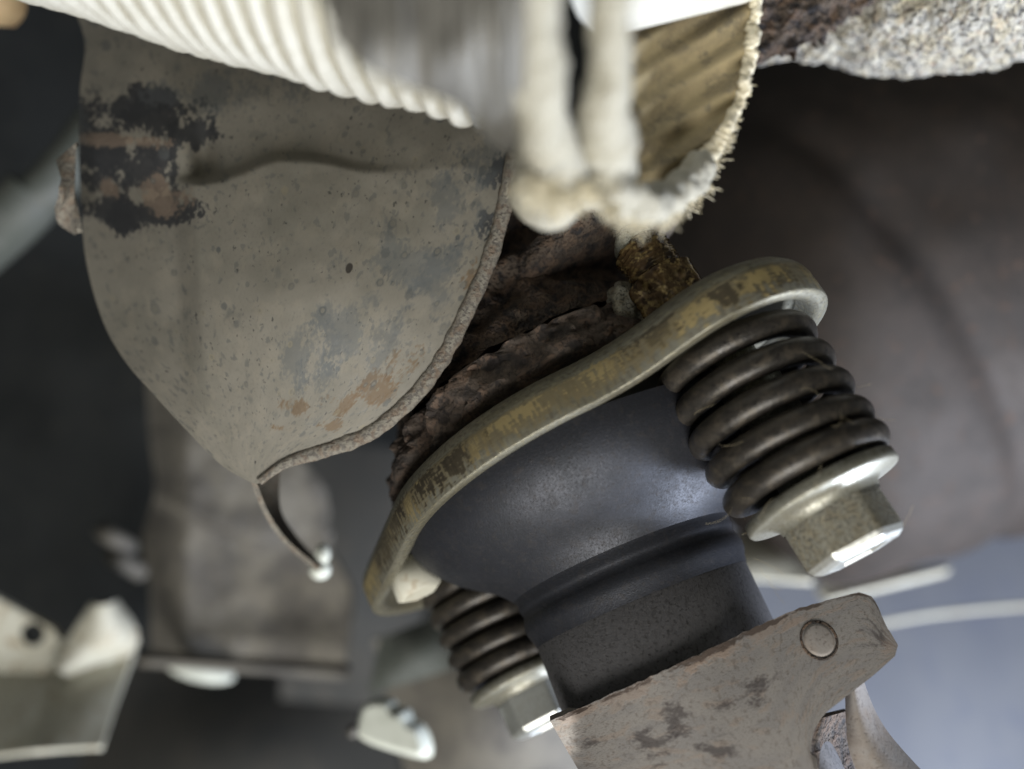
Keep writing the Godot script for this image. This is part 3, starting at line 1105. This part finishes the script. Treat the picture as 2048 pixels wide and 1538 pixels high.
	for i in 240:
		var p := rim[rng.randi_range(10, 88)] + Vector3(0, -0.002, 0)
		var dir := Vector3(rng.randf_range(-0.7, 0.7), rng.randf_range(-1.0, 0.1), rng.randf_range(-0.8, 0.8)).normalized()
		var h := [p]
		for q in 3:
			dir = (dir + Vector3(rng.randf_range(-1, 1), rng.randf_range(-1, 1), rng.randf_range(-1, 1)) * 0.6).normalized()
			h.append(h[-1] + dir * rng.randf_range(0.0004, 0.0014))
		s.tube(line3(h, 8), [0.00007], 5, false)
	part("loose_fibres", s, "fibre", o).set_meta("kind", "stuff")
	# outer white flap folded over the lining
	s = Shape.new()
	var flap := sheet([Vector2(1130, -80), Vector2(1150, 20), Vector2(1195, 78)], [Vector2(1560, -80), Vector2(1540, -30), Vector2(1505, 4)], 24, 40, func(u: float, v: float, _x: float, _y: float) -> float: return 0.112 + 0.014 * u + 0.02 * v - 0.003 * sin(v * 3.0))
	s.thick(flap, 0.001)
	part("outer_flap", s, "hose_foil", o)


# ---------------------------------------------------------------- right side
func crusted_pipe() -> void:
	var o := thing("crusted_pipe", "white flaking corroded pipe in the upper right corner", "pipe", at(1800, 60, 0.2))
	var s := Shape.new()
	var lumps := noise(0.17, 14, FastNoiseLite.TYPE_CELLULAR, 2)
	var fine := noise(0.9, 15)
	var rows := []
	var axis := line3([at(1380, 75, 0.225), at(1560, 40, 0.215), at(1800, -20, 0.205), at(1960, -60, 0.2), at(2200, -170, 0.2)], 150)
	var rad := [0.006, 0.0105, 0.0198, 0.022, 0.022]
	for i in 150:
		var f := i / 149.0 * 4.0
		var k := mini(int(f), 3)
		var r: float = lerpf(rad[k], rad[k + 1], ss(0.0, 1.0, f - k))
		var t := (axis[mini(i + 1, 149)] - axis[maxi(i - 1, 0)]).normalized()
		var x := t.cross(Vector3(0, 0, 1)).normalized()
		var y := t.cross(x)
		var row := PackedVector3Array()
		for j in 180:
			var g := TAU * j / 180.0
			var d := x * cos(g) + y * sin(g)
			var p := axis[i] + d * r
			row.append(p - d * (0.0024 * ss(-0.95, -0.1, lumps.get_noise_3dv(p * 1000.0)) + 0.0006 * fine.get_noise_3dv(p * 1000.0)))
		rows.append(row)
	s.grid(rows, true)
	part("crusted_wall", s, "white_crust", o)
	o = thing("rust_flake", "dark rusty plate edge above the white crusted pipe", "rusty plate", at(1620, 50, 0.19))
	s = Shape.new()
	var rough := noise(0.02, 31)
	s.thick(sheet([Vector2(1500, -60), Vector2(1490, 60), Vector2(1505, 130)], [Vector2(1900, -60), Vector2(1760, -10), Vector2(1640, 75)], 30, 40, func(u: float, v: float, x: float, y: float) -> float: return 0.186 + 0.004 * u + 0.0012 * rough.get_noise_2d(x, y)), 0.003)
	part("plate_body", s, "heavy_rust", o)


func muffler() -> void:
	var o := thing("muffler", "large dark rounded muffler body speckled with rust on the right", "muffler", at(1800, 640, 0.36))
	var s := Shape.new()
	var ax := Vector3(0.95, 0.24, -0.12).normalized()
	var c := at(1900, 575, 0.385)
	var x := ax.cross(Vector3(0, 0, 1)).normalized()
	var y := ax.cross(x).normalized()
	var rows := []
	var dents := noise(0.02, 9)
	for i in 170:
		var f := i / 169.0
		# a rounded left end, then a straight body
		var z := lerpf(-0.125, 0.2, f)
		var e := clampf((z + 0.125) / 0.05, 0, 1)
		var r := 0.103 * sqrt(maxf(1.0 - pow(1.0 - e, 2.4), 0.0))
		var row := PackedVector3Array()
		for j in 120:
			var g := TAU * j / 120.0
			var d := x * cos(g) + y * sin(g) * 0.92
			var p := c + ax * z + d * (r + 0.0001)
			var t := z + 0.061 + 0.04 * d.y
			var step := 0.0032 * exp(-pow(t / 0.007, 2)) - 0.006 * ss(0.0, 0.05, t)
			row.append(p + d * (dents.get_noise_3dv(p * 1000.0) * 0.002 - step))
		rows.append(row)
	s.grid(rows, true)
	s.fan(rows[-1])
	part("muffler_shell", s, "muffler_steel", o)


func slab_sheet(called: String, s: Array, t: float, m: String, o: Node3D) -> void:
	var h := Shape.new()
	h.thick(s, t)
	part(called, h, m, o)


func quad_sheet(c: Array, rows := 6, cols := 6, bulge := 0.0) -> Array:
	# corners as Vector3(px, py, distance): top left, top right, bottom right, bottom left
	var out := []
	for i in rows:
		var row := PackedVector3Array()
		for j in cols:
			var u := float(j) / (cols - 1)
			var v := float(i) / (rows - 1)
			var p: Vector3 = c[0].lerp(c[1], u).lerp(c[3].lerp(c[2], u), v)
			row.append(at(p.x, p.y, p.z - bulge * sin(u * PI) * sin(v * PI)))
		out.append(row)
	return out


func background() -> void:
	# black underbody closing the view behind everything
	var s := Shape.new()
	var dents := noise(0.003, 41)
	s.thick(sheet([Vector2(-1400, -1000), Vector2(-1400, 2600)], [Vector2(3400, -1000), Vector2(3400, 2600)], 40, 50, func(_u: float, _v: float, x: float, y: float) -> float: return 0.75 + 0.05 * dents.get_noise_2d(x, y)), 0.004)
	var o := MeshInstance3D.new()
	o.name = "underbody_wall"
	o.mesh = s.done()
	o.material_override = M["underbody_coat"]
	add_child(o)
	o.set_meta("kind", "structure")
	o.set_meta("label", "dark underside of the car behind the parts")

	# blue grey floor pan in the lower right
	var t := thing("floor_panel", "blue grey painted floor panel blurred in the lower right corner", "panel", at(1950, 1350, 0.46))
	slab_sheet("panel_sheet", quad_sheet([Vector3(1340, 1010, 0.52), Vector3(2300, 900, 0.5), Vector3(2300, 1800, 0.4), Vector3(1300, 1800, 0.42)], 20, 20, 0.01), 0.002, "floor_paint", t)
	t = thing("pale_rod", "thin pale rod blurred behind the clamp plate's right corner", "rod", at(1900, 1225, 0.42))
	s = Shape.new()
	s.tube(line3([at(1700, 1262, 0.4), at(1800, 1240, 0.405), at(1930, 1222, 0.41), at(2200, 1200, 0.42)], 24), [0.0012], 12)
	part("rod_body", s, "pale_paint", t)
	t = thing("cream_tab", "cream painted tab seen between pipe bead and near bolt head", "tab", at(1540, 1125, 0.36), "cream painted tabs")
	slab_sheet("tab_sheet", quad_sheet([Vector3(1400, 1060, 0.36), Vector3(1640, 1085, 0.36), Vector3(1625, 1160, 0.34), Vector3(1420, 1158, 0.34)], 8, 8, 0.004), 0.002, "pale_paint", t)
	t = thing("cream_tab", "slim cream painted tab under the muffler right of the bolt head", "tab", at(1780, 1160, 0.36), "cream painted tabs")
	slab_sheet("tab_sheet", sheet([Vector2(1650, 1160), Vector2(1632, 1178), Vector2(1660, 1198)], [Vector2(1890, 1128), Vector2(1900, 1132), Vector2(1890, 1140)], 8, 16, func(u: float, v: float, _x: float, _y: float) -> float: return 0.37 - 0.008 * v + 0.01 * u), 0.002, "pale_paint", t)

	# grey casing in the lower left
	t = thing("gearbox_casing", "blurred grey cast casing behind the tip of the heat shield", "casing", at(480, 1100, 0.34))
	s = Shape.new()
	var lump := noise(0.006, 51)
	var depth := func(_u: float, _v: float, x: float, y: float) -> float:
		var line := 1000.0 + (x - 300.0) * 0.42 - 60.0 * ss(480.0, 640.0, x)
		return 0.345 + 0.012 * ss(line - 12.0, line + 10.0, y) + 0.02 * ss(380.0, 280.0, x) + 0.004 * pow((y - 1100.0) / 260.0, 2) + 0.002 * lump.get_noise_2d(x, y)
	s.thick(sheet([Vector2(292, 760), Vector2(300, 880), Vector2(310, 980), Vector2(285, 1080), Vector2(300, 1180), Vector2(300, 1310)], [Vector2(470, 760), Vector2(560, 880), Vector2(650, 980), Vector2(655, 1090), Vector2(700, 1180), Vector2(690, 1330)], 70, 60, depth), 0.004)
	part("casing_wall", s, "dark_casing", t)
	slab_sheet("bottom_ledge", quad_sheet([Vector3(270, 1300, 0.345), Vector3(700, 1328, 0.345), Vector3(700, 1346, 0.34), Vector3(275, 1318, 0.34)], 4, 12), 0.003, "dark_casing", t)
	for p in [[225, 1075], [245, 1125]]:
		s = Shape.new()
		s.tube(line3([at(p[0] - 20, p[1] - 12, 0.36), at(p[0], p[1], 0.35), at(p[0] + 35, p[1] + 20, 0.36)], 10), [0.0034], 12)
		part("cable_stub", s, "dark_casing", t)

	t = thing("splash_guard", "dark murky splash guard behind and below the grey casing", "splash guard", at(560, 1200, 0.52))
	slab_sheet("upper_sheet", quad_sheet([Vector3(560, 880, 0.5), Vector3(860, 900, 0.52), Vector3(840, 1420, 0.5), Vector3(560, 1400, 0.48)], 12, 12, 0.02), 0.003, "murky_sheet", t)
	slab_sheet("lower_sheet", quad_sheet([Vector3(200, 1330, 0.55), Vector3(780, 1330, 0.52), Vector3(820, 1720, 0.46), Vector3(120, 1720, 0.5)], 14, 14, 0.03), 0.003, "murky_sheet", t)

	t = thing("oval_plug", "pale oval metal plug under the casing's bottom ledge", "plug", at(400, 1340, 0.34))
	s = Shape.new()
	s.ball(at(400, 1340, 0.35), Basis(Vector3(0.013, -0.003, 0), Vector3(0.001, 0.0038, 0), Vector3(0, 0, 0.006)), 18)
	part("plug_body", s, "white_plastic", t)

	t = thing("white_clip", "small white clip of two knobs at the shield's rear wing", "clip", at(642, 1125, 0.23), "white plastic clips")
	s = Shape.new()
	s.ball(at(640, 1140, 0.23), Basis.from_scale(Vector3(0.0027, 0.0024, 0.0025)), 16)
	part("clip_base", s, "white_plastic", t)
	s = Shape.new()
	s.ball(at(645, 1108, 0.23), Basis.from_scale(Vector3(0.002, 0.0026, 0.002)), 16)
	part("clip_knob", s, "white_plastic", t)

	t = thing("white_clip", "large white notched clip lying below the far spring", "clip", at(785, 1470, 0.25), "white plastic clips")
	s = Shape.new()
	var clip := PackedVector2Array()
	for p in smooth_line([Vector2(712, 1468), Vector2(722, 1424), Vector2(748, 1408), Vector2(778, 1410), Vector2(788, 1430), Vector2(806, 1420), Vector2(818, 1442), Vector2(842, 1452), Vector2(856, 1486), Vector2(846, 1502), Vector2(780, 1496), Vector2(722, 1484), Vector2(712, 1468)], 40).slice(0, 39):
		clip.append(Vector2(p.x - 785.0, 1460.0 - p.y) * K * 0.25)
	s.loft(at(785, 1460, 0.25), Vector3(0.97, -0.05, 0.2).normalized(), Vector3(0.0, 0.95, -0.3).normalized(), Vector3(-0.2, 0.28, 0.93).normalized(), clip, [Vector2(0.001, -0.0035), Vector2(0.0, -0.003), Vector2(0.0, 0.001), Vector2(-0.0005, 0.0018), Vector2(-0.0014, 0.0022)])
	part("clip_body", s, "white_plastic", t)
	s = Shape.new()
	s.ball(at(706, 1462, 0.25), Basis.from_scale(Vector3(0.0016, 0.0018, 0.002)), 12)
	part("clip_pin", s, "dark_casing", t)

	# dull grey pan and the plate under the far spring
	t = thing("crossmember", "grey crossmember pan blurred below the far spring", "crossmember", at(930, 1450, 0.34))
	slab_sheet("pan_face", quad_sheet([Vector3(745, 1280, 0.33), Vector3(1180, 1200, 0.33), Vector3(1250, 1700, 0.33), Vector3(850, 1700, 0.33)], 12, 12, 0.02), 0.003, "dark_casing", t)
	slab_sheet("upper_plate", quad_sheet([Vector3(760, 1275, 0.3), Vector3(880, 1230, 0.3), Vector3(930, 1330, 0.29), Vector3(735, 1390, 0.3)], 8, 8, 0.004), 0.003, "grey_pipe", t)

	# pale rail with a bolt hole at the left
	t = thing("frame_rail", "pale folded frame rail with a dark bolt hole at lower left", "rail", at(110, 1300, 0.33))
	var cg := CSGPolygon3D.new()
	s = Shape.new()
	var face := PackedVector2Array([Vector2(-0.05, 0.03), Vector2(-0.02, 0.0165), Vector2(0.0065, 0.002), Vector2(0.0125, -0.0055), Vector2(0.004, -0.014), Vector2(-0.02, -0.0135), Vector2(-0.05, -0.0125)])
	cg.polygon = face
	cg.depth = 0.003
	cg.name = "bolt_face"
	cg.material = M["pale_paint"]
	t.add_child(cg)
	cg.position = at(66, 1268, 0.33) - t.position
	var bore := CSGCylinder3D.new()
	bore.name = "bolt_hole"
	bore.operation = CSGShape3D.OPERATION_SUBTRACTION
	bore.radius = 0.0042
	bore.height = 0.02
	bore.sides = 32
	bore.rotation = Vector3(PI / 2, 0, 0)
	bore.material = M["black_plastic"]
	cg.add_child(bore)
	slab_sheet("folded_flank", sheet([Vector2(110, 1338), Vector2(150, 1270), Vector2(192, 1210)], [Vector2(150, 1345), Vector2(268, 1288), Vector2(226, 1207)], 14, 12, func(u: float, v: float, _x: float, _y: float) -> float: return 0.326 - 0.006 * sin(u * PI) + 0.006 * u), 0.002, "pale_paint", t)
	slab_sheet("lower_web", quad_sheet([Vector3(104, 1342, 0.33), Vector3(272, 1288, 0.335), Vector3(204, 1492, 0.3), Vector3(58, 1500, 0.295)], 12, 12, 0.002), 0.002, "pale_paint", t)

	slab_sheet("inner_web", quad_sheet([Vector3(-80, 1332, 0.334), Vector3(112, 1338, 0.334), Vector3(66, 1500, 0.302), Vector3(-80, 1520, 0.302)], 8, 8, 0.002), 0.002, "pale_paint", t)

	# grey pipe and joint at the left edge
	t = thing("grey_tube", "dull grey tube running behind the shield's torn left edge", "tube", at(80, 400, 0.3))
	s = Shape.new()
	s.tube(line3([at(240, 190, 0.31), at(120, 350, 0.3), at(40, 420, 0.3), at(-120, 560, 0.31)], 30), [0.0075], 24)
	part("tube_wall", s, "grey_pipe", t)
	s = Shape.new()
	s.tube(line3([at(70, 385, 0.3), at(30, 430, 0.3), at(-60, 510, 0.305)], 14), [0.0095], 24)
	part("tube_collar", s, "grey_pipe", t)
	t = thing("tan_corner", "tan rounded metal corner in the top left corner", "bracket", at(10, 10, 0.22))
	slab_sheet("corner_plate", sheet([Vector2(-80, -80), Vector2(-80, 0), Vector2(-80, 50)], [Vector2(54, -80), Vector2(53, 20), Vector2(30, 54)], 12, 12, func(u: float, v: float, _x: float, _y: float) -> float: return 0.22 + 0.008 * pow(u, 4) + 0.006 * pow(v, 4)), 0.003, "tan_metal", t)
